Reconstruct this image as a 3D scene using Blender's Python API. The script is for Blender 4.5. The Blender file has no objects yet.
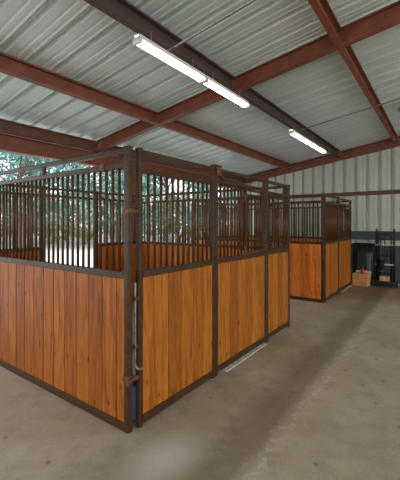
import bpy, bmesh, math, random
from mathutils import Vector, Matrix
random.seed(7)
S = bpy.context.scene
COL = S.collection
PI = math.pi

# ------------------------------------------------------------------ materials
def srgb(r, g, b):
    f = lambda c: (c/255/12.92) if c/255 <= .04045 else ((c/255+.055)/1.055)**2.4
    return (f(r), f(g), f(b), 1)

def newmat(name):
    m = bpy.data.materials.new(name); m.use_nodes = True
    nt = m.node_tree
    return m, nt, nt.nodes['Principled BSDF']

def N(nt, typ, **kw):
    n = nt.nodes.new(typ)
    for k, v in kw.items():
        if k in n.inputs: n.inputs[k].default_value = v
        else: setattr(n, k, v)
    return n

def mix(nt, fac, a, b, mode='MIX'):
    n = nt.nodes.new('ShaderNodeMix'); n.data_type = 'RGBA'; n.blend_type = mode
    for idx, v in ((0, fac), (6, a), (7, b)):
        if hasattr(v, 'is_linked') or isinstance(v, bpy.types.NodeSocket): nt.links.new(v, n.inputs[idx])
        else: n.inputs[idx].default_value = v
    return n.outputs[2]

def ramp(nt, fac, stops):
    n = nt.nodes.new('ShaderNodeValToRGB')
    cr = n.color_ramp
    while len(cr.elements) < len(stops): cr.elements.new(.5)
    for e, (p, c) in zip(cr.elements, stops):
        e.position = p; e.color = c if len(c) == 4 else (*c, 1)
    nt.links.new(fac, n.inputs[0])
    return n.outputs[0]

def simple(name, col, rough=.5, metal=0, var=.12, scale=9, bump=0):
    m, nt, b = newmat(name)
    tc = N(nt, 'ShaderNodeTexCoord')
    no = N(nt, 'ShaderNodeTexNoise', Scale=scale, Detail=5)
    nt.links.new(tc.outputs['Object'], no.inputs['Vector'])
    dark = tuple(c*(1-var*2) for c in col[:3])+(1,); lite = tuple(min(1, c*(1+var*2)) for c in col[:3])+(1,)
    nt.links.new(ramp(nt, no.outputs['Fac'], [(.3, dark), (.7, lite)]), b.inputs['Base Color'])
    b.inputs['Roughness'].default_value = rough; b.inputs['Metallic'].default_value = metal
    if bump:
        bp = N(nt, 'ShaderNodeBump', Strength=bump, Distance=.01)
        nt.links.new(no.outputs['Fac'], bp.inputs['Height']); nt.links.new(bp.outputs[0], b.inputs['Normal'])
    return m

def wood(name, light, mid, dark):
    m, nt, b = newmat(name)
    L = nt.links.new
    tc = N(nt, 'ShaderNodeTexCoord'); geo = N(nt, 'ShaderNodeNewGeometry')
    rnd = geo.outputs['Random Per Island']
    add = N(nt, 'ShaderNodeVectorMath', operation='ADD')
    mul = N(nt, 'ShaderNodeMath', operation='MULTIPLY'); mul.inputs[1].default_value = 37.0
    L(rnd, mul.inputs[0])
    cb = N(nt, 'ShaderNodeCombineXYZ'); L(mul.outputs[0], cb.inputs[0]); L(mul.outputs[0], cb.inputs[2])
    L(tc.outputs['Object'], add.inputs[0]); L(cb.outputs[0], add.inputs[1])
    mp = N(nt, 'ShaderNodeMapping'); mp.inputs['Scale'].default_value = (1, 1, .09); L(add.outputs[0], mp.inputs['Vector'])
    n1 = N(nt, 'ShaderNodeTexNoise', Scale=26, Detail=6, Roughness=.6, Distortion=.6); L(mp.outputs[0], n1.inputs['Vector'])
    n2 = N(nt, 'ShaderNodeTexNoise', Scale=110, Detail=3); L(mp.outputs[0], n2.inputs['Vector'])
    base = ramp(nt, n1.outputs['Fac'], [(.28, dark), (.5, mid), (.72, light)])
    fine = ramp(nt, n2.outputs['Fac'], [(.3, (.78, .74, .7)), (.6, (1, 1, 1))])
    c = mix(nt, .7, base, fine, 'MULTIPLY')
    tone = ramp(nt, rnd, [(0, (.70, .64, .58)), (.5, (.88, .86, .84)), (1, (1.0, 1.0, 1.0))])
    c = mix(nt, 1.0, c, tone, 'MULTIPLY')
    # knots
    sk = N(nt, 'ShaderNodeSeparateXYZ'); L(add.outputs[0], sk.inputs[0])
    hz = N(nt, 'ShaderNodeMath', operation='MULTIPLY'); L(sk.outputs['Z'], hz.inputs[0]); hz.inputs[1].default_value = .6
    mk = N(nt, 'ShaderNodeCombineXYZ'); L(sk.outputs['X'], mk.inputs[0]); L(hz.outputs[0], mk.inputs[1])
    vo = N(nt, 'ShaderNodeTexVoronoi', Scale=4.6, Randomness=1.0, voronoi_dimensions='2D'); L(mk.outputs[0], vo.inputs['Vector'])
    sep = N(nt, 'ShaderNodeSeparateColor'); L(vo.outputs['Color'], sep.inputs[0])
    gt = N(nt, 'ShaderNodeMath', operation='GREATER_THAN'); gt.inputs[1].default_value = .7; L(sep.outputs[0], gt.inputs[0])
    kn = ramp(nt, vo.outputs['Distance'], [(.0, (1, 1, 1)), (.035, (.9, .9, .9)), (.07, (.25, .25, .25)), (.14, (0, 0, 0))])
    km = N(nt, 'ShaderNodeMath', operation='MULTIPLY'); L(kn, km.inputs[0]); L(gt.outputs[0], km.inputs[1])
    kf = N(nt, 'ShaderNodeMath', operation='MULTIPLY'); kf.inputs[1].default_value = .8; L(km.outputs[0], kf.inputs[0])
    c = mix(nt, kf.outputs[0], c, tuple(x*.28 for x in dark[:3])+(1,))
    L(c, b.inputs['Base Color'])
    b.inputs['Roughness'].default_value = .5; b.inputs['Specular IOR Level'].default_value = .3
    bp = N(nt, 'ShaderNodeBump', Strength=.12, Distance=.004); L(n1.outputs['Fac'], bp.inputs['Height']); L(bp.outputs[0], b.inputs['Normal'])
    return m

M = {}
M['wood_red'] = wood('stained_pine', srgb(188, 112, 38), srgb(166, 90, 23), srgb(112, 54, 13))
M['wood_gold'] = wood('golden_pine', srgb(200, 128, 38), srgb(176, 102, 24), srgb(130, 68, 14))
M['wood_lit'] = wood('lit_pine', srgb(236, 142, 54), srgb(218, 118, 36), srgb(160, 78, 20))  # brightened pine, light from the alley is put into its colour
M['bronze'] = simple('bronze_tube', srgb(66, 43, 23), .40, 0, .14, 14)
M['bronze_dark'] = simple('bronze_bar', srgb(82, 52, 27), .38, 0, .12, 14)
for k in ('bronze', 'bronze_dark'): M[k].node_tree.nodes['Principled BSDF'].inputs['Specular IOR Level'].default_value = .28
M['steel'] = simple('worn_steel', srgb(150, 146, 138), .35, .8, .15, 30)
M['rust'] = simple('rusty_latch', srgb(112, 72, 40), .6, .4, .25, 40)
M['red_iron'] = simple('red_iron', srgb(128, 71, 50), .55, 0, .10, 5)
M['dark_iron'] = simple('dark_iron', srgb(84, 66, 62), .5, 0, .08, 5)
M['brown_iron'] = simple('girt_iron', srgb(104, 64, 46), .55, 0, .10, 5)
M['white_metal'] = simple('white_enamel', srgb(225, 225, 220), .4, 0, .03)
M['black'] = simple('black_steel', srgb(26, 27, 28), .45, .2, .1)
M['black_plastic'] = simple('black_plastic', srgb(30, 32, 32), .3, 0, .12, 4)
M['rubber'] = simple('rubber', srgb(22, 22, 22), .8)
M['card'] = simple('cardboard', srgb(196, 144, 84), .85, 0, .06, 6)
M['card_pale'] = simple('cardboard_pale', srgb(206, 186, 152), .85, 0, .05, 6)
M['red_plastic'] = simple('red_plastic', srgb(205, 28, 34), .35, 0, .03)
M['blue_plastic'] = simple('blue_plastic', srgb(90, 170, 255), .4, 0, .04)
M['dark_board'] = simple('dark_board', srgb(66, 78, 76), .6, 0, .10, 5)
M['dark_liner'] = simple('dark_liner', srgb(72, 76, 80), .55, 0, .12, 5)
M['strip'] = simple('pale_strip', srgb(196, 190, 178), .5, .1, .15, 20)
M['lamp_rim'] = simple('lamp_rim', srgb(190, 150, 95), .4, .3, .08)
M['bark'] = simple('bark', srgb(96, 84, 74), .9, 0, .25, 12, .4)

m, nt, b = newmat('tube_glow')
b.inputs['Base Color'].default_value = (.9, .9, .9, 1)
b.inputs['Emission Color'].default_value = (1, .985, .95, 1); b.inputs['Emission Strength'].default_value = 6
M['glow'] = m

# metal roof and wall sheets
def sheet(name, ca, cb, rough, metal):
    m, nt, b = newmat(name); L = nt.links.new
    tc = N(nt, 'ShaderNodeTexCoord')
    n = N(nt, 'ShaderNodeTexNoise', Scale=1.1, Detail=5, Roughness=.6); L(tc.outputs['Object'], n.inputs['Vector'])
    L(ramp(nt, n.outputs['Fac'], [(.3, ca), (.7, cb)]), b.inputs['Base Color'])
    b.inputs['Roughness'].default_value = rough; b.inputs['Metallic'].default_value = metal
    return m
M['roof'] = sheet('roof_sheet', srgb(208, 222, 219), srgb(222, 231, 227), .36, .15)
M['wall'] = sheet('wall_sheet', srgb(180, 190, 176), srgb(196, 204, 188), .5, .0)

# concrete
def concrete():
    m, nt, b = newmat('concrete'); L = nt.links.new
    tc = N(nt, 'ShaderNodeTexCoord')
    n1 = N(nt, 'ShaderNodeTexNoise', Scale=.9, Detail=6, Roughness=.62); L(tc.outputs['Object'], n1.inputs['Vector'])
    n2 = N(nt, 'ShaderNodeTexNoise', Scale=7, Detail=8, Roughness=.7, Distortion=.5); L(tc.outputs['Object'], n2.inputs['Vector'])
    n3 = N(nt, 'ShaderNodeTexNoise', Scale=60, Detail=4); L(tc.outputs['Object'], n3.inputs['Vector'])
    c = ramp(nt, n1.outputs['Fac'], [(.3, srgb(166, 148, 124)), (.55, srgb(184, 168, 144)), (.75, srgb(200, 187, 165))])
    c = mix(nt, .55, c, ramp(nt, n2.outputs['Fac'], [(.3, (.72, .70, .66)), (.55, (1, 1, 1))]), 'MULTIPLY')
    c = mix(nt, .35, c, ramp(nt, n3.outputs['Fac'], [(.35, (.7, .69, .66)), (.6, (1, 1, 1))]), 'MULTIPLY')
    # a darker brownish band with a dusty edge running down the aisle
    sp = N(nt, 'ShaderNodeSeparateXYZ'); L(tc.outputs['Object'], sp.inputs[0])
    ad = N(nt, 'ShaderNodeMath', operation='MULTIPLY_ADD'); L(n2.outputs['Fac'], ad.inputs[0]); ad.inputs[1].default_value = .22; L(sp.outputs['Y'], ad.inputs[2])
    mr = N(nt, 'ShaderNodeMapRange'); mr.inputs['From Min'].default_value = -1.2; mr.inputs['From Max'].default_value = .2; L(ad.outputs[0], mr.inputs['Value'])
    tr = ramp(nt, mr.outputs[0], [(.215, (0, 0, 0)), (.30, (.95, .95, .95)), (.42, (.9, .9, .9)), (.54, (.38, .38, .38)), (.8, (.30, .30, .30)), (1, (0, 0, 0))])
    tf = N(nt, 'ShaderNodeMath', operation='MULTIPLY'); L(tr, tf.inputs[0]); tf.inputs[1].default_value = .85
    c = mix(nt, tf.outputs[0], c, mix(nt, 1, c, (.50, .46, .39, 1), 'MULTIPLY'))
    mx_ = N(nt, 'ShaderNodeMapRange'); mx_.inputs['From Min'].default_value = 5.8; mx_.inputs['From Max'].default_value = 8.6
    ax = N(nt, 'ShaderNodeMath', operation='MULTIPLY_ADD'); L(n1.outputs['Fac'], ax.inputs[0]); ax.inputs[1].default_value = 1.5; L(sp.outputs['X'], ax.inputs[2]); L(ax.outputs[0], mx_.inputs['Value'])
    dx = ramp(nt, mx_.outputs[0], [(.3, (0, 0, 0)), (.6, (.7, .7, .7))])      # trodden soil by the far wall
    c = mix(nt, dx, c, mix(nt, 1, c, (.62, .47, .32, 1), 'MULTIPLY'))
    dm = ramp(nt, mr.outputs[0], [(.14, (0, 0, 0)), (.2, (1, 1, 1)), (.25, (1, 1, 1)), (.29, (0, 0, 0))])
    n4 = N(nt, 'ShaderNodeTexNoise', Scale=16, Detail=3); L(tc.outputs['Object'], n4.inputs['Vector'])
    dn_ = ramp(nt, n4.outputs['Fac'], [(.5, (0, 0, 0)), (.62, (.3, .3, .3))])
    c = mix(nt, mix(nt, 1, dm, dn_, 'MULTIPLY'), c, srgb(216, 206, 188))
    # pale spill of lime on the slab
    sv = N(nt, 'ShaderNodeVectorMath', operation='SUBTRACT'); L(tc.outputs['Object'], sv.inputs[0]); sv.inputs[1].default_value = (-.05, -.45, 0)
    ss = N(nt, 'ShaderNodeMapping'); ss.inputs['Scale'].default_value = (2.6, 4.2, 1); L(sv.outputs[0], ss.inputs['Vector'])
    sl_ = N(nt, 'ShaderNodeVectorMath', operation='LENGTH'); L(ss.outputs[0], sl_.inputs[0])
    sa = N(nt, 'ShaderNodeMath', operation='MULTIPLY_ADD'); L(n2.outputs['Fac'], sa.inputs[0]); sa.inputs[1].default_value = 1.0; L(sl_.outputs['Value'], sa.inputs[2])
    sh_ = N(nt, 'ShaderNodeMath', operation='MULTIPLY'); L(sa.outputs[0], sh_.inputs[0]); sh_.inputs[1].default_value = .62
    c = mix(nt, ramp(nt, sh_.outputs[0], [(.42, (.6, .6, .6)), (.66, (.3, .3, .3)), (1.0, (0, 0, 0))]), c, srgb(214, 206, 194))
    # crumbs of dirt
    vo = N(nt, 'ShaderNodeTexVoronoi', Scale=3.6, voronoi_dimensions='2D'); L(tc.outputs['Object'], vo.inputs['Vector'])
    cr = ramp(nt, vo.outputs['Distance'], [(.0, (1, 1, 1)), (.05, (.8, .8, .8)), (.085, (0, 0, 0))])
    sc = N(nt, 'ShaderNodeSeparateColor'); L(vo.outputs['Color'], sc.inputs[0])
    g = N(nt, 'ShaderNodeMath', operation='GREATER_THAN'); g.inputs[1].default_value = .72; L(sc.outputs[0], g.inputs[0])
    cm = N(nt, 'ShaderNodeMath', operation='MULTIPLY'); L(cr, cm.inputs[0]); L(g.outputs[0], cm.inputs[1])
    cf = N(nt, 'ShaderNodeMath', operation='MULTIPLY'); L(cm.outputs[0], cf.inputs[0]); cf.inputs[1].default_value = .6
    c = mix(nt, cf.outputs[0], c, srgb(92, 74, 56))
    L(c, b.inputs['Base Color'])
    b.inputs['Roughness'].default_value = .7
    bp = N(nt, 'ShaderNodeBump', Strength=.15, Distance=.01); L(n2.outputs['Fac'], bp.inputs['Height']); L(bp.outputs[0], b.inputs['Normal'])
    return m
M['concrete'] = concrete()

def ground_mat():
    m, nt, b = newmat('gravel'); L = nt.links.new
    tc = N(nt, 'ShaderNodeTexCoord')
    n1 = N(nt, 'ShaderNodeTexNoise', Scale=.12, Detail=6); L(tc.outputs['Object'], n1.inputs['Vector'])
    n2 = N(nt, 'ShaderNodeTexNoise', Scale=14, Detail=4); L(tc.outputs['Object'], n2.inputs['Vector'])
    c = ramp(nt, n1.outputs['Fac'], [(.36, srgb(190, 190, 176)), (.48, srgb(216, 214, 210)), (.7, srgb(230, 228, 226))])
    c = mix(nt, .5, c, ramp(nt, n2.outputs['Fac'], [(.3, (.7, .7, .7)), (.6, (1, 1, 1))]), 'MULTIPLY')
    # gravel yard gives way to dull turf
    sy = N(nt, 'ShaderNodeSeparateXYZ'); L(tc.outputs['Object'], sy.inputs[0])
    sm = N(nt, 'ShaderNodeMath', operation='MULTIPLY_ADD'); L(sy.outputs['X'], sm.inputs[0]); sm.inputs[1].default_value = 1.1; L(sy.outputs['Y'], sm.inputs[2])
    mr = N(nt, 'ShaderNodeMapRange'); mr.inputs['From Min'].default_value = 8; mr.inputs['From Max'].default_value = 14; L(sm.outputs[0], mr.inputs['Value'])
    c = mix(nt, mr.outputs[0], c, srgb(150, 156, 158))
    L(c, b.inputs['Base Color']); b.inputs['Roughness'].default_value = .95
    return m
M['gravel'] = ground_mat()

def leaf_mat(name, a, bb, c):
    m, nt, b = newmat(name); L = nt.links.new
    geo = N(nt, 'ShaderNodeNewGeometry')
    L(ramp(nt, geo.outputs['Random Per Island'], [(0, a), (.5, bb), (1, c)]), b.inputs['Base Color'])
    b.inputs['Roughness'].default_value = .5
    tr = N(nt, 'ShaderNodeBsdfTranslucent'); tr.inputs['Color'].default_value = bb
    ms = N(nt, 'ShaderNodeMixShader'); ms.inputs[0].default_value = .35
    L(b.outputs[0], ms.inputs[1]); L(tr.outputs[0], ms.inputs[2]); L(ms.outputs[0], nt.nodes['Material Output'].inputs['Surface'])
    return m
M['leaf'] = leaf_mat('tree_leaf', srgb(50, 98, 92), srgb(98, 146, 134), srgb(168, 196, 182))
M['shrub'] = leaf_mat('shrub_leaf', srgb(96, 116, 84), srgb(150, 164, 120), srgb(196, 200, 160))

# ------------------------------------------------------------------ helpers
def setmeta(o, label=None, cat=None, group=None, kind=None):
    if label: o['label'] = label
    if cat: o['category'] = cat
    if group: o['group'] = group
    if kind: o['kind'] = kind
    return o

def thing(name, label, cat, loc=(0, 0, 0), rz=0, group=None):
    o = bpy.data.objects.new(name, None); COL.objects.link(o)
    o.empty_display_size = .1
    o.location = loc; o.rotation_euler = (0, 0, rz)
    return setmeta(o, label, cat, group)

def obj(name, bm, mat, parent=None, loc=None, smooth=False):
    me = bpy.data.meshes.new(name)
    bmesh.ops.recalc_face_normals(bm, faces=bm.faces)
    bm.to_mesh(me); bm.free()
    if smooth:
        for p in me.polygons: p.use_smooth = True
    me.materials.append(M[mat])
    o = bpy.data.objects.new(name, me); COL.objects.link(o)
    if parent: o.parent = parent
    if loc: o.location = loc
    return o

def link_copy(src, parent, loc):
    o = src.copy(); COL.objects.link(o); o.parent = parent; o.location = loc
    return o

def bx(bm, lo, hi, bev=0.0, rot=None, piv=None):
    r = bmesh.ops.create_cube(bm, size=1)
    vs = r['verts']
    c = [(a+b)/2 for a, b in zip(lo, hi)]; s = [b-a for a, b in zip(lo, hi)]
    for v in vs: v.co = Vector((c[0]+v.co.x*s[0], c[1]+v.co.y*s[1], c[2]+v.co.z*s[2]))
    if bev:
        es = list({e for v in vs for e in v.link_edges})
        rr = bmesh.ops.bevel(bm, geom=es, offset=bev, segments=2, affect='EDGES', profile=.6)
        vs = list({v for f in rr['faces'] for v in f.verts})
    if rot is not None:
        bmesh.ops.rotate(bm, verts=vs, cent=piv or c, matrix=rot)
    return bm

def B(lo, hi, bev=0.0): return bx(bmesh.new(), lo, hi, bev)

def tube(bm, pts, r, seg=10, caps=True):
    pts = [Vector(p) for p in pts]; rings = []
    n = len(pts)
    ref = None
    for i, p in enumerate(pts):
        if i == 0: d = pts[1]-p
        elif i == n-1: d = p-pts[-2]
        else: d = (pts[i+1]-p).normalized()+(p-pts[i-1]).normalized()
        d.normalize()
        if ref is None:
            ref = Vector((0, 0, 1)) if abs(d.z) < .9 else Vector((1, 0, 0))
        u = d.cross(ref).normalized(); w = d.cross(u).normalized(); ref = u.cross(d)
        rr = r[i] if isinstance(r, (list, tuple)) else r
        rings.append([bm.verts.new(p+(u*math.cos(a)+w*math.sin(a))*rr) for a in [2*PI*k/seg for k in range(seg)]])
    for a, b_ in zip(rings, rings[1:]):
        for k in range(seg): bm.faces.new((a[k], a[(k+1) % seg], b_[(k+1) % seg], b_[k]))
    if caps: bm.faces.new(rings[0][::-1]); bm.faces.new(rings[-1])
    return bm

def lathe(bm, prof, seg=24, c=(0, 0, 0)):
    rings = []
    for r, z in prof:
        rings.append([bm.verts.new((c[0]+r*math.cos(2*PI*k/seg), c[1]+r*math.sin(2*PI*k/seg), c[2]+z)) for k in range(seg)])
    for a, b_ in zip(rings, rings[1:]):
        for k in range(seg): bm.faces.new((a[k], a[(k+1) % seg], b_[(k+1) % seg], b_[k]))
    bm.faces.new(rings[0][::-1]); bm.faces.new(rings[-1])
    return bm

def extrude_profile(bm, prof, p0, p1, U, V):
    """closed 2D profile (u,v) swept from p0 to p1 with axes U,V"""
    p0, p1, U, V = map(Vector, (p0, p1, U, V))
    a = [bm.verts.new(p0+U*u+V*v) for u, v in prof]
    b_ = [bm.verts.new(p1+U*u+V*v) for u, v in prof]
    n = len(prof)
    for k in range(n): bm.faces.new((a[k], a[(k+1) % n], b_[(k+1) % n], b_[k]))
    bm.faces.new(a[::-1]); bm.faces.new(b_)
    return bm

# ------------------------------------------------------------------ setting
XW = 8.6            # inner face of the far wall
PITCH = .15
def zb(y): return 3.62-PITCH*y          # underside of rafters / purlins
DEEP = .20
YE, YR = 4.25, -5.0                     # eave, ridge

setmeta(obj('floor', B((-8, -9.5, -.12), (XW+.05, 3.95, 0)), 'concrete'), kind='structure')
bm = bmesh.new(); bmesh.ops.create_grid(bm, x_segments=8, y_segments=8, size=90)
setmeta(obj('ground', bm, 'gravel', loc=(0, 20, -.13)), kind='structure')

# roof: ribbed sheet, ribs run down the slope
def rib_profile(length, pitch=.305, deep=.045, slot=.03):
    pts = []; x = 0
    while x < length:
        pts += [(x, 0), (x+.075, 0), (x+.085, .008), (x+.105, .008), (x+.115, 0), (x+.155, 0), (x+.165, .008), (x+.185, .008), (x+.195, 0),
                (x+.210, 0), (x+.212, slot), (x+.222, slot), (x+.224, 0), (x+.240, deep), (x+.276, deep), (x+.292, 0)]
        x += pitch
    return pts
def ribbed(bm, prof, p0, ax, dirn, length, up, thick):
    p0, ax, dirn, up = map(Vector, (p0, ax, dirn, up))
    rows = []
    for s, t in ((0, 0), (length, 0), (length, thick), (0, thick)):
        rows.append([bm.verts.new(p0+ax*x+up*(h+t)+dirn*s) for x, h in prof])
    for i in range(4):
        a, b_ = rows[i], rows[(i+1) % 4]
        for k in range(len(prof)-1): bm.faces.new((a[k], a[k+1], b_[k+1], b_[k]))
    return bm
bm = bmesh.new()
sl = math.sqrt(1+PITCH**2)
dn = Vector((0, 1, -PITCH))/sl; upv = Vector((0, PITCH, 1))/sl
prof = rib_profile(XW+8.2)
ribbed(bm, prof, (-8, YR, zb(YR)+DEEP), (1, 0, 0), dn, (YE-YR)*sl, upv, .004)
dn2 = Vector((0, -1, -PITCH))/sl; up2 = Vector((0, -PITCH, 1))/sl
ribbed(bm, prof, (-8, YR, zb(YR)+DEEP), (1, 0, 0), dn2, 5.0*sl, up2, .004)
setmeta(obj('ceiling', bm, 'roof'), kind='structure')

# far wall: ribbed sheet with sloping top
bm = bmesh.new()
wp = [(x, h) for x, h in rib_profile(13.0, deep=.055, slot=.05)]
rows = []
for s in (0, 1, 2, 3):
    r = []
    for x, h in wp:
        y = 3.9-x
        top = (zb(y) if y > YR else zb(YR)-PITCH*(YR-y))+DEEP-.005
        z = 0 if s in (0, 3) else top
        off = h if s in (0, 1) else h+.004
        r.append(bm.verts.new((XW+off, y, z)))
    rows.append(r)
for i in range(4):
    a, b_ = rows[i], rows[(i+1) % 4]
    for k in range(len(wp)-1): bm.faces.new((a[k], a[k+1], b_[k+1], b_[k]))
setmeta(obj('wall_back', bm, 'wall'), kind='structure')

# ---- red iron
def ibeam_prof(h, w, tf=.012, tw=.010):
    return [(-w/2, 0), (w/2, 0), (w/2, tf), (tw/2, tf), (tw/2, h-tf), (w/2, h-tf), (w/2, h), (-w/2, h), (-w/2, h-tf), (-tw/2, h-tf), (-tw/2, tf), (-w/2, tf)]
def cee_prof(h, w, t=.006, lip=.02):
    # open side faces +u
    return [(0, 0), (w, 0), (w, lip), (w-t, lip), (w-t, t), (t, t), (t, h-t), (w-t, h-t), (w-t, h-lip), (w, h-lip), (w, h), (0, h)]
def rafter(x, y0, y1, w, label, h=DEEP-.002, dz=0, mat='red_iron', name='steel_rafter'):
    bm = extrude_profile(bmesh.new(), ibeam_prof(h, w), (0, 0, 0), (0, y1-y0, -PITCH*(y1-y0)), (1, 0, 0), (0, 0, 1))
    return setmeta(obj(name, bm, mat, loc=(x, y0, zb(y0)+dz)), label, 'beam')
rafter(2.43, YR, 3.72, .11, 'red steel rafter crossing the roof over the middle of the near stall')
rafter(-3.7, YR, 3.72, .11, 'red steel rafter over the open end behind the viewpoint')
PUR = [(3.47, 'brown_iron', 'red purlin nearest the eave above the girder'),
       (1.92, 'red_iron', 'red purlin over the rear of the near stall, no lamps on it'),
       (.42, 'dark_iron', 'dark purlin with the fluorescent lamps under it'),
       (-1.02, 'red_iron', 'red purlin over the aisle, right of the lamps')]
for y, mt, lab in PUR:
    for (xa, xb, w) in ((-3.645, 2.375, ', nearer roof bay'), (2.485, XW-.13, ', far roof bay')):
        bm = extrude_profile(bmesh.new(), cee_prof(DEEP-.012, .07), (0, 0, 0), (xb-xa, 0, 0), (0, -1, PITCH), (0, 0, 1))
        setmeta(obj('steel_purlin', bm, mt, loc=(xa, y+.035, zb(y)-(.045 if y > 3 else 0))), lab+w, 'beam')
# far wall frame: rafter below, rake angle above with a strip of sheet showing between
rafter(XW-.075, YR, 3.72, .12, 'red steel rafter sloping along the top of the ribbed far wall', h=.16, dz=-.07)
bm = extrude_profile(bmesh.new(), [(0, 0), (.05, 0), (.05, .006), (.006, .006), (.006, .06), (0, .06)], (0, 0, 0), (0, 3.72-YR, -PITCH*(3.72-YR)), (1, 0, 0), (0, 0, 1))
setmeta(obj('rake_angle', bm, 'red_iron', loc=(XW-.052, YR, zb(YR)+.135)), 'thin red rake angle along the roof edge just above the far wall rafter', 'beam')
bm = extrude_profile(bmesh.new(), ibeam_prof(.262, .15), (0, 0, 0), (8.432+4.8, 0, 0), (0, 1, 0), (0, 0, 1))
setmeta(obj('eave_girder', bm, 'red_iron', loc=(-4.8, 3.62, 2.80)), 'deep red steel girder along the open eave behind the stalls', 'beam')
for i, (x, lab) in enumerate(((-3.7, 'red steel column under the eave girder at the open left end'), (3.37, 'red steel column under the eave girder behind the back corner of the near stall'), (8.5, 'red steel column under the eave girder at the far wall corner'))):
    bm = extrude_profile(bmesh.new(), ibeam_prof(.15, .13), (0, -.075, 0), (0, -.075, 2.992 if i == 2 else 2.798), (1, 0, 0), (0, 1, 0))
    bx(bm, (-.1, -.1, 0), (.1, .1, .012))
    setmeta(obj('steel_column', bm, 'red_iron', loc=(x, 3.62, 0.001)), lab, 'column')
bm = extrude_profile(bmesh.new(), cee_prof(.11, .06), (0, 0, 0), (0, -12.5, 0), (-1, 0, 0), (0, 0, 1))
setmeta(obj('wall_girt', bm, 'brown_iron', loc=(XW-.002, 3.5, 2.44)), 'brown horizontal steel girt on the ribbed far wall', 'beam')

# ------------------------------------------------------------------ stall panels
HT = 2.265; HMID0, HMID1 = 1.213, 1.268; TW = .05
def boards(x0, x1, z0, z1, th=.036, w=.184, shift=0.0, y=0.0):
    bm = bx(bmesh.new(), (x0, y-.006, z0), (x1, y+.006, z1)); x = x0-shift
    while x < x1-.01:
        a, b_ = max(x, x0), min(x+w, x1)
        if b_-a > .015: bx(bm, (a+.003, y-th/2, z0), (b_-.003, y+th/2, z1), .007)
        x += w
    return bm
barcache = {}
def bar(parent, x, z0, z1, r=.0125, name='bar', y=0.0):
    key = (round(z1-z0, 4), r, name)
    if key in barcache: return link_copy(barcache[key], parent, (x, y, z0))
    bm = tube(bmesh.new(), [(0, 0, 0), (0, 0, z1-z0)], r, 10)
    o = obj(name, bm, 'bronze_dark', parent, (x, y, z0), smooth=False)
    for p in o.data.polygons: p.use_smooth = abs(p.normal.z) < .5
    barcache[key] = o
    return o
def seg(parent, a, b_, wd, zc0=.0, zc1=.07, zr0=2.07, zr1=2.108, z_top=HT-.046, bars=None, stubs=(), ytop=0, shift=0.0, skip=None, pitch=.0805):
    """rails, planks and bars between two posts, local x from a to b_"""
    h = TW/2
    obj('bottom_rail', B((a, -h, zc0), (b_, h, zc1), .006), 'bronze', parent)
    obj('middle_rail', B((a, -h, HMID0), (b_, h, HMID1), .006), 'bronze', parent)
    obj('bar_rail', B((a, -.02, zr0), (b_, .02, zr1), .006), 'bronze', parent)
    obj('top_rail', B((a, -.02, z_top), (b_, .02, z_top+.042), .008), 'bronze', parent)
    for s in stubs: obj('spacer', B((s-.02, -.018, zr1), (s+.02, .018, z_top), .003), 'bronze', parent)
    obj('wood_panel', boards(a, b_, zc1, HMID0, shift=shift), wmat[0], parent)
    n = max(1, round((b_-a)/pitch)-1)
    for k in range(n):
        x = a+(b_-a)*(k+1)/(n+1)
        if skip and skip[0] < x < skip[1]: continue
        bar(parent, x, HMID1, zr0)
wmat = ['wood_red']
def post(parent, x, z1=HT, w=TW, z0=0.0):
    bm = B((x-w/2, -w/2, z0), (x+w/2, w/2, z1), .008)
    bx(bm, (x-w/2-.003, -w/2-.003, z1-.012), (x+w/2+.003, w/2+.003, z1+.006), .004)
    return obj('post', bm, 'bronze', parent)
def panel(name, label, cat, loc, rz, L, mat, w0=TW, **kw):
    wmat[0] = mat
    t = thing(name, label, cat, loc, rz)
    post(t, 0, w=w0); post(t, L)
    seg(t, TW/2, L-TW/2, TW, **kw)
    return t
def feed_window(parent, x0, x1, z0, z1, y=-.043):
    bm = bmesh.new(); f = .028
    bx(bm, (x0, y-.014, z0), (x0+f, y+.014, z1), .004); bx(bm, (x1-f, y-.014, z0), (x1, y+.014, z1), .004)
    bx(bm, (x0+f, y-.012, z0+.004), (x1-f, y+.012, z0+.03), .004); bx(bm, (x0+f, y-.012, z1-.03), (x1-f, y+.012, z1-.004), .004)
    bx(bm, (x0+f, y-.010, z1-.085), (x1-f, y+.010, z1-.065), .003)
    w = obj('feed_window', bm, 'bronze', parent)
    n = round((x1-x0)/.082)-1
    for k in range(n):
        bar(w, x0+(x1-x0)*(k+1)/(n+1), z0+.03, z1-.085, .011, 'window_bar', y)
    for z in (z0+.06, z1-.12):
        bm = tube(bmesh.new(), [(x0-.004, y, z-.04), (x0-.004, y, z+.04)], .012, 8); bx(bm, (x0-.02, y, z-.02), (x0-.004, -.012, z+.02))
        obj('hinge', bm, 'bronze', w)
    bm = tube(bmesh.new(), [(x1+.008, y-.012, z0+.05), (x1+.008, y-.012, z0+.22)], .007, 8)
    tube(bm, [(x1+.008, y-.012, z0+.13), (x1+.008, y-.05, z0+.13)], .006, 8)
    obj('latch', bm, 'bronze', w)
    return w

FY = -.019
LX = 3.35
# near stall: side facing the viewer (runs along +y), local x -> world y
side = panel('stall_side_panel', 'long near side of the first horse stall, red-brown planks below brown bars, at left', 'stall panel', (0, 0, 0), PI/2, LX, 'wood_red',
             zr0=2.10, zr1=2.146, stubs=(1.24, 2.48), shift=.09)
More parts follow.
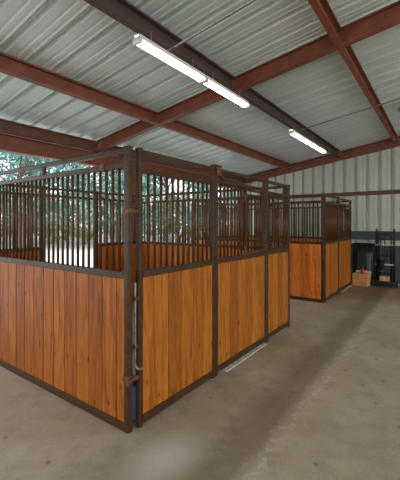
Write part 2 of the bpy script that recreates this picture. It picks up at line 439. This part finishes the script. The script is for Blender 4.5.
# latch hardware on the corner post of the side panel
bm = B((-.034, -.034, 1.735), (.034, .034, 1.775), .004); bx(bm, (-.052, -.06, 1.742), (-.028, .03, 1.768), .004)
obj('latch_bracket', bm, 'rust', side)
bm = B((-.034, -.034, .40), (.034, .034, .45), .004); bx(bm, (-.05, -.073, .41), (-.028, .05, .44), .004)
tube(bm, [(-.04, .045, .39), (-.04, .045, .47)], .012, 8)
obj('latch_bracket', bm, 'rust', side)
obj('rail_clamp', B((.27, -.03, 2.095), (.33, .03, 2.155), .006), 'rust', side)
front = panel('stall_front_panel', 'golden plank front panel of the near stall right of the open corner gap', 'stall panel', (.099, FY, 0), 0, 1.078, 'wood_gold', w0=.042, zc0=.02, zc1=.09, shift=.05)
bm = tube(bmesh.new(), [(-.041, .004, 1.18), (-.041, .004, .62), (-.041, .004, .52), (-.041, -.03, .49), (-.005, -.045, .49)], .011, 8)
o = obj('drop_bolt', bm, 'steel', front); o['label'] = 'silver drop bolt rod in the corner gap'
for z in (1.05, .66): obj('bolt_guide', B((-.055, -.012, z-.015), (-.02, .02, z+.015), .003), 'rust', front)

door = panel('stall_door', 'golden plank stall door with barred feed window, middle of the near stall front', 'stall door', (1.232, FY, 0), 0, 1.25, 'wood_gold', zc0=.035, zc1=.10,
             zr0=2.10, zr1=2.138, skip=(.62, 1.12), shift=.10)
feed_window(door, .60, 1.13, 1.285, 2.085)
bm = tube(bmesh.new(), [(.02, 0, 2.25), (.05, 0, 2.245), (.10, 0, 2.18), (.14, 0, 2.135)], .017, 8)
obj('corner_brace', bm, 'bronze', door)
obj('roller_bracket', bx(B((-.022, -.05, 2.17), (.045, .035, 2.26), .01), (-.06, -.03, 2.273), (.10, .03, 2.292), .008), 'rust', door)
pc = panel('stall_front_panel', 'golden plank panel with feed window at the far end of the near stall front', 'stall panel', (2.535, FY, 0), 0, LX-2.535, 'wood_gold', zc0=.035, zc1=.10, skip=(.14, .72), shift=.03)
feed_window(pc, .12, .735, 1.285, 2.03)

# back of the near stall, with an open doorway in the middle
YB = LX+.005
bl = panel('stall_back_panel', 'left back panel of the near stall, planks and bars seen through the side bars', 'stall panel', (.055, YB, 0), 0, 1.09, 'wood_lit', zr0=2.10, zr1=2.14, shift=.02)
br = panel('stall_back_panel', 'right back panel of the near stall, beyond the bright open doorway', 'stall panel', (2.235, YB, 0), 0, 1.08, 'wood_lit', zr0=2.10, zr1=2.14, shift=.12)
hd = thing('door_header', 'pair of brown header tubes spanning the open back doorway of the near stall', 'rail', (1.172, YB, 2.095))
obj('top_rail', B((0.002, -.02, .125), (1.036, .02, .165), .006), 'bronze', hd); obj('bar_rail', B((0.002, -.02, 0), (1.036, .02, .042), .006), 'bronze', hd)
part = panel('stall_partition', 'far partition of the near stall, red-brown planks under bars beside the alley', 'stall panel', (LX+.002, .042, 0), PI/2, LX-.10, 'wood_lit', zr0=2.08, zr1=2.12, shift=.06)

# second stall across the alley
X2 = 5.33
s2 = panel('stall_side_panel', 'near side of the second stall facing the alley, red-brown planks under bars', 'stall panel', (X2, .0, 0), PI/2, LX, 'wood_lit', zr0=2.09, zr1=2.13, stubs=(1.2, 2.4), shift=.1)
a2 = panel('stall_front_panel', 'golden plank front panel of the second stall beside its alley corner', 'stall panel', (X2+.056, FY, 0), 0, 1.08, 'wood_gold', zc0=.02, zc1=.09, shift=.08)
b2 = panel('stall_door', 'golden plank door at the far end of the second stall, beside the cardboard box', 'stall door', (X2+1.195, FY, 0), 0, 1.29, 'wood_gold', zc0=.035, zc1=.10, zr0=2.10, zr1=2.138, skip=(.5, 1.1), shift=.1)
feed_window(b2, .47, 1.12, 1.285, 2.085)
X3 = X2+1.195+1.29+.055
p2 = panel('stall_partition', 'far side partition of the second stall close to the ribbed wall', 'stall panel', (X3, .0, 0), PI/2, LX, 'wood_lit', zr0=2.08, zr1=2.12, shift=.06)
k2 = panel('stall_back_panel', 'back panel of the second stall under the eave girder', 'stall panel', (X2+.055, YB, 0), 0, X3-X2-.11, 'wood_lit', zr0=2.10, zr1=2.14, shift=.02)

for (x, L, lab) in ((1.38, 1.06, 'pale metal door track strips on the floor below the near stall door'), (X2+1.4, 1.0, 'pale metal door track strips on the floor below the second stall door')):
    t = thing('door_track', lab, 'track', (x, FY-.045, 0))
    bm = bx(B((0, -.012, 0), (L, .0, .014), .003), (0, .022, 0), (L, .034, .014), .003); bx(bm, (0, -.012, 0), (L, .034, .003))
    obj('strip', bm, 'strip', t)

# blue bucket inside the corner
t = thing('bucket', 'blue plastic bucket glimpsed through the corner gap of the near stall', 'bucket', (.215, .145, 0))
obj('body', lathe(bmesh.new(), [(.09, 0), (.095, .01), (.115, .27), (.122, .272), (.122, .285), (.108, .285), (.104, .27), (.086, .012)]), 'blue_plastic', t)
bm = tube(bmesh.new(), [(.118*math.cos(a), .03+.0*a, .27-.10*math.sin(a)*.0+.06*math.sin(a)) for a in [PI*k/10 for k in range(11)]], .004, 6)
obj('handle', bm, 'steel', t)

# ------------------------------------------------------------------ lamps
def fixture(x, label, L=1.09, y=.33, z=3.40):
    t = thing('tube_light', label, 'lamp', (x, y, z), 0, 'fluorescent lamps under the roof')
    bm = bmesh.new()
    extrude_profile(bm, [(-.03, .045), (-.03, .01), (-.058, -.006), (-.060, -.002), (-.036, .016), (-.036, .05), (.036, .05), (.036, .016), (.060, -.002), (.058, -.006), (.03, .01), (.03, .045)], (0, 0, 0), (L, 0, 0), (0, 1, 0), (0, 0, 1))
    obj('housing', bm, 'white_metal', t)
    for s in (-1, 1):
        obj('tube', tube(bmesh.new(), [(.03, s*.026, -.014), (L-.03, s*.026, -.014)], .017, 12), 'glow', t, smooth=True)
    for xx in (0, L-.028):
        obj('end_cap', B((xx, -.056, -.036), (xx+.028, .056, .03), .006), 'white_metal', t)
    for xx in (.2, L-.2):
        obj('hanger', tube(bmesh.new(), [(xx, 0, .045), (xx, 0, zb(y)-z-.002)], .006, 6), 'steel', t)
fixture(.40, 'long lit fluorescent lamp nearest the viewer, hung over the near stall front')
fixture(1.51, 'lit fluorescent lamp second in line, its far end just past the red rafter')
fixture(4.40, 'third lit fluorescent lamp in line, hung over the alley between the stalls')
fixture(5.53, 'farthest lit fluorescent lamp, hung over the second stall front')
for (x, lab) in ((.80, 'thin grey conduit running from the nearest fluorescent lamp across the roof'), (4.58, 'thin grey conduit running from the third fluorescent lamp across the roof')):
    pts = [(x, .28, 3.447), (x, .24, 3.452), (x, -4.8, 3.452+5.04*PITCH)]
    setmeta(obj('conduit', tube(bmesh.new(), [(p[0]-x, p[1]-.28, p[2]-3.455) for p in pts], .012, 8), 'steel', loc=(x, .28, 3.455)), lab, 'pipe')
t = thing('ceiling_lamp', 'round dome lamp with a tan rim under the roof at the right edge', 'lamp', (5.80, -1.46, zb(-1.46)+.04))
obj('rim', lathe(bmesh.new(), [(.10, -.02), (.15, -.03), (.16, -.01), (.15, .03), (.06, .06)]), 'lamp_rim', t, smooth=True)
obj('dome', lathe(bmesh.new(), [(.02, -.075), (.06, -.065), (.09, -.045), (.10, -.02)]), 'white_metal', t, smooth=True)
obj('mount', tube(bmesh.new(), [(0, 0, .06), (0, 0, DEEP-.045)], .03, 12), 'white_metal', t)

# ------------------------------------------------------------------ things along the far wall
bm = B((-.03, -3.2, 0), (0, .38, .24), .004); bx(bm, (-.034, -3.2, .20), (-.03, .38, .215)); bx(bm, (-.034, -3.2, .03), (-.03, .38, .045))
setmeta(obj('wall_board', bm, 'dark_board', loc=(XW-.001, 0, 1.19)), 'dark green-grey board fixed along the far wall behind the cart', 'board')
bm = bmesh.new()
ribbed(bm, rib_profile(3.2), (XW-.006, -.1, .02), (0, -1, 0), (0, 0, 1), 1.03, (-1, 0, 0), .003)
setmeta(obj('trim_1', bm, 'dark_liner'), kind='structure')

# cardboard box
t = thing('cardboard_box', 'open cardboard box on the floor at the far end of the second stall', 'box', (8.02, -.262, 0), math.radians(-6))
w, d, h, th = .19, .15, .31, .006
bm = bmesh.new()
bx(bm, (-d, -w, 0), (d, w, th))
bx(bm, (-d, -w, th), (-d+th, w, h)); bx(bm, (d-th, -w, th), (d, w, h)); bx(bm, (-d+th, -w, th), (d-th, -w+th, h)); bx(bm, (-d+th, w-th, th), (d-th, w, h))
obj('body', bm, 'card', t)
bm = bmesh.new(); bx(bm, (-d+.005, -w+.002, h-.004), (d-.006, .0, h+.002)); bx(bm, (-d+.005, .003, h-.004), (d-.006, w-.002, h+.003))
obj('top_flap', bm, 'card_pale', t)
bm = bmesh.new(); bx(bm, (d-.012, -w, h), (d-.007, w, h+.06), 0, Matrix.Rotation(math.radians(12), 3, 'Y'), (d, 0, h))
obj('back_flap', bm, 'card_pale', t)
# red bottle on the box
t = thing('bottle', 'small red plastic bottle standing on the cardboard box', 'bottle', (7.97, -.30, .3135))
obj('body', lathe(bmesh.new(), [(.045, 0), (.05, .008), (.05, .075), (.042, .095), (.02, .11)], 20), 'red_plastic', t, smooth=True)
obj('cap', lathe(bmesh.new(), [(.024, .11), (.024, .145), (.02, .15)], 16), 'red_plastic', t)

# black barrow tray leaning on the wall
def rrect(w, h, r, n=5):
    pts = []
    for cx, cy, a0 in ((w-r, h-r, 0), (-w+r, h-r, 90), (-w+r, -h+r, 180), (w-r, -h+r, 270)):
        for k in range(n+1):
            a = math.radians(a0+90*k/n); pts.append((cx+r*math.cos(a), cy+r*math.sin(a)))
    return pts
t = thing('plastic_tub', 'big black plastic tub tipped up against the far wall behind the cardboard box', 'tub', (8.47, -.222, 0), 0)
def tub_bm():
    bm = bmesh.new(); rings = []
    # depth axis = -x towards the viewer (underside); rim near the wall
    prof = [(.33, .54, .10, 0.0, .54), (.335, .55, .10, -.015, .55), (.315, .53, .10, -.03, .54), (.27, .45, .11, -.17, .52), (.24, .40, .11, -.215, .50), (.18, .33, .10, -.23, .49)]
    for (w, h, r, x, cz) in prof:
        rings.append([bm.verts.new((x, py, cz+pz)) for py, pz in rrect(w, h, r)])
    inner = [(.30, .51, .09, 0.0, .54), (.255, .43, .10, -.16, .52), (.17, .32, .09, -.215, .49)]
    ir = []
    for (w, h, r, x, cz) in inner:
        ir.append([bm.verts.new((x, py, cz+pz)) for py, pz in rrect(w, h, r)])
    def br(a, b_):
        n = len(a)
        for k in range(n): bm.faces.new((a[k], a[(k+1) % n], b_[(k+1) % n], b_[k]))
    for a, b_ in zip(rings, rings[1:]): br(a, b_)
    bm.faces.new(rings[-1])
    br(rings[0], ir[0])
    for a, b_ in zip(ir, ir[1:]): br(a, b_)
    bm.faces.new(ir[-1])
    bmesh.ops.rotate(bm, verts=bm.verts, cent=(0, 0, 0), matrix=Matrix.Rotation(math.radians(5), 3, 'Y'))
    lo = min(v.co.z for v in bm.verts)
    for v in bm.verts: v.co.z -= lo
    return bm
obj('tray', tub_bm(), 'black_plastic', t, smooth=True)
for s in (-1, 1): obj('rib', B((-.242, s*.10-.018, .22), (-.202, s*.10+.018, .84), .006), 'black_plastic', t)

# black rolling rack
t = thing('hand_cart', 'tall black steel rolling rack with two wheels standing against the far wall', 'cart', (8.16, -.79, 0), 0)
for s in (-1, 1):
    y = s*.205
    obj('upright', tube(bmesh.new(), [(0, y, .1), (0, y, 1.40), (.03, y, 1.47), (.09, y, 1.50), (.15, y, 1.47), (.18, y, 1.40), (.18, y, .12)], .016, 10), 'black', t, smooth=True)
obj('inner_frame', tube(bmesh.new(), [(-.02, -.15, .12), (-.02, -.15, 1.33), (-.02, -.12, 1.36), (-.02, .12, 1.36), (-.02, .15, 1.33), (-.02, .15, .12)], .018, 10), 'black', t, smooth=True)
for z in (1.43, 1.24, .80, .34): obj('crossbar', tube(bmesh.new(), [(0, -.205, z), (0, .205, z)], .013, 8), 'black', t)
for z in (1.07, .555):
    o = obj('shelf', bx(B((-.035, -.21, z), (.18, .21, z+.022), .004), (-.04, -.215, z+.006), (-.035, .215, z+.03)), 'strip', t); o['label'] = 'pale shelf edge'
obj('centre_post', tube(bmesh.new(), [(-.02, .0, .34), (-.02, .0, 1.36)], .014, 8), 'black', t)
obj('base_plate', bx(B((-.18, -.25, .06), (.19, .205, .10), .006), (-.18, -.25, .1), (-.16, .25, .16), .004), 'black', t)
for s in (-1, 1):
    w = obj('wheel', bmesh.new() if False else tube(bmesh.new(), [(0, -.025, 0), (0, -.018, 0), (0, .018, 0), (0, .025, 0)], [.07, .085, .085, .07], 20), 'rubber', t, (-.04, s*.285, .085))
    obj('hub', tube(bmesh.new(), [(0, -.032, 0), (0, .032, 0)], .035, 14), 'strip', w)
# panel of black mesh fabric on the rack, and a tan carton on its base
t2 = thing('small_carton', 'small tan carton sitting on the base of the black rolling rack', 'box', (8.13, -.79, .1012))
obj('body', B((-.09, -.11, 0), (.09, .11, .17), .003), 'card', t2)
obj('tape', B((-.092, -.02, .0), (.092, .02, .171)), 'card_pale', t2)
t3 = thing('shovel', 'black-handled scoop shovel hung on the front of the rolling rack', 'shovel', (8.10, -.69, .62), 0)
obj('handle', tube(bmesh.new(), [(0, 0, .06), (.0, -.0, .72)], .013, 8), 'black', t3)
bm = bmesh.new()
g = []
for i in range(7):
    row = []
    for j in range(6):
        u = i/6-.5; v = j/5
        row.append(bm.verts.new((-.03+.16*u*u+.02*v, u*.20*(1-.3*v*v), .08-.28*v)))
    g.append(row)
for i in range(6):
    for j in range(5): bm.faces.new((g[i][j], g[i+1][j], g[i+1][j+1], g[i][j+1]))
bmesh.ops.solidify(bm, geom=bm.faces[:], thickness=.004)
obj('blade', bm, 'black', t3)

# ------------------------------------------------------------------ trees outside
def leaf(bm, c, s, rng):
    n = Vector((rng.uniform(-1, 1), rng.uniform(-1, 1), rng.uniform(-.3, 1))).normalized()
    u = n.orthogonal().normalized(); a = rng.uniform(0, 2*PI)
    u = Matrix.Rotation(a, 3, n) @ u; w = n.cross(u)
    v = [bm.verts.new(c+u*s), bm.verts.new(c+w*s*.45+n*s*.15), bm.verts.new(c-u*s), bm.verts.new(c-w*s*.45+n*s*.15)]
    bm.faces.new((v[0], v[1], v[2])); bm.faces.new((v[0], v[2], v[3]))
def tree_meshes(seed, H, r0, crown_lo, crown_r, nblob, nleaf, ls):
    rng = random.Random(seed)
    tb = bmesh.new()
    pts = [(rng.uniform(-.1, .1)*i, rng.uniform(-.1, .1)*i, H*.8*i/6) for i in range(7)]
    tube(tb, pts, [r0*(1.25 if i == 0 else 1-.13*i) for i in range(7)], 9)
    fb = bmesh.new()
    blobs = []
    for k in range(nblob):
        a = rng.uniform(0, 2*PI); zz = rng.uniform(crown_lo, H); f = (zz-crown_lo)/(H-crown_lo)
        rad = crown_r*math.sqrt(max(.08, 1-(2*f-.8)**2/1.5))*rng.uniform(.3, 1)
        c = Vector((rad*math.cos(a), rad*math.sin(a), zz))
        base = Vector(pts[min(5, max(1, int(6*(zz-.9)/(H*.8))))])
        tube(tb, [base, (base+c)/2+Vector((0, 0, .2)), c], [r0*.35, r0*.22, r0*.08], 5)
        for q in range(nleaf):
            d = Vector((rng.gauss(0, .42), rng.gauss(0, .42), rng.gauss(0, .32)))*crown_r*.42
            leaf(fb, c+d, ls*rng.uniform(.6, 1.3), rng)
    return tb, fb
def tree(name, label, cat, loc, meshes, mats, group, sc=1, rz=0):
    t = thing(name, label, cat, loc, rz, group)
    for nm, me in meshes:
        o = bpy.data.objects.new(nm, me); COL.objects.link(o); o.parent = t
    t.scale = (sc, sc, sc)
    return t
def mk(seed, a, mat_leaf):
    tb, fb = tree_meshes(seed, *a)
    out = []
    for nm, bm_, mt in (('trunk', tb, 'bark'), ('foliage', fb, mat_leaf)):
        me = bpy.data.meshes.new(nm); bm_.to_mesh(me); bm_.free(); me.materials.append(M[mt]); out.append((nm, me))
    return out
CAMX, CAMY, CAMZ = -1.84, -2.03, 1.66
FWD = Vector((.811, .585)); RGT = Vector((.585, -.811))
def at(px, t):     # place on the ground along a bearing from the viewpoint, t metres ahead
    r = (px-200)/337
    return (CAMX+t*(FWD.x+r*RGT.x), CAMY+t*(FWD.y+r*RGT.y), -.13)
protoA = mk(1, (12.5, .24, 1.9, 3.3, 46, 120, .19), 'leaf')
protoB = mk(2, (10.5, .18, 1.6, 2.9, 40, 120, .18), 'leaf')
protoS = mk(3, (2.3, .05, .3, 1.3, 16, 120, .10), 'shrub')
for i, (px, tt, p, sc) in enumerate(((-92, 23, protoA, 1), (22, 24, protoA, 1), (118, 24, protoB, 1.05), (215, 25, protoA, 1),
                                     (-28, 33, protoB, 1.1), (66, 34, protoA, 1.05), (166, 34, protoA, 1.05), (262, 35, protoB, 1.1), (18, 45, protoA, 1.2), (112, 46, protoA, 1.2), (215, 46, protoA, 1.2))):
    tree('tree', 'leafy green tree standing beyond the gravel behind the stalls', 'tree', at(px, tt), p, None, 'trees behind the stalls', sc, i*1.7)
for i, (px, tt) in enumerate(((-50, 29), (0, 30), (40, 29.5), (85, 29), (135, 30), (180, 29), (228, 30), (20, 39), (62, 40), (112, 39), (160, 40), (205, 39))):
    tree('shrub', 'low olive green shrub under the trees behind the stalls', 'shrub', at(px, tt), protoS, None, 'shrubs under the trees', 1.2+.25*(i % 3), i*2.1)

# ------------------------------------------------------------------ light and camera
w = bpy.data.worlds.new('sky'); S.world = w; w.use_nodes = True
nt = w.node_tree; bg = nt.nodes['Background']
sky = nt.nodes.new('ShaderNodeTexSky'); sky.sky_type = 'NISHITA'; sky.sun_disc = False
sky.sun_elevation = math.radians(50); sky.sun_rotation = math.radians(200); sky.dust_density = 3.0; sky.air_density = 1.0
mx = nt.nodes.new('ShaderNodeMix'); mx.data_type = 'RGBA'; mx.inputs[0].default_value = .75
nt.links.new(sky.outputs[0], mx.inputs[6]); mx.inputs[7].default_value = (1.9, 1.95, 1.9, 1)   # thin white cloud cover
nt.links.new(mx.outputs[2], bg.inputs['Color']); bg.inputs['Strength'].default_value = .55

cam = bpy.data.cameras.new('camera'); co = bpy.data.objects.new('camera', cam); COL.objects.link(co)
cam.sensor_fit = 'HORIZONTAL'; cam.sensor_width = 36; cam.lens = 36*337/400
cam.shift_y = -17/400
co.location = (CAMX, CAMY, CAMZ)
co.rotation_euler = (PI/2, 0, math.atan2(FWD.y, FWD.x)-PI/2)
S.camera = co
vs = S.view_settings
vs.view_transform = 'Standard'; vs.look = 'None'; vs.gamma = 1; vs.use_curve_mapping = False
vs.exposure = 1.0
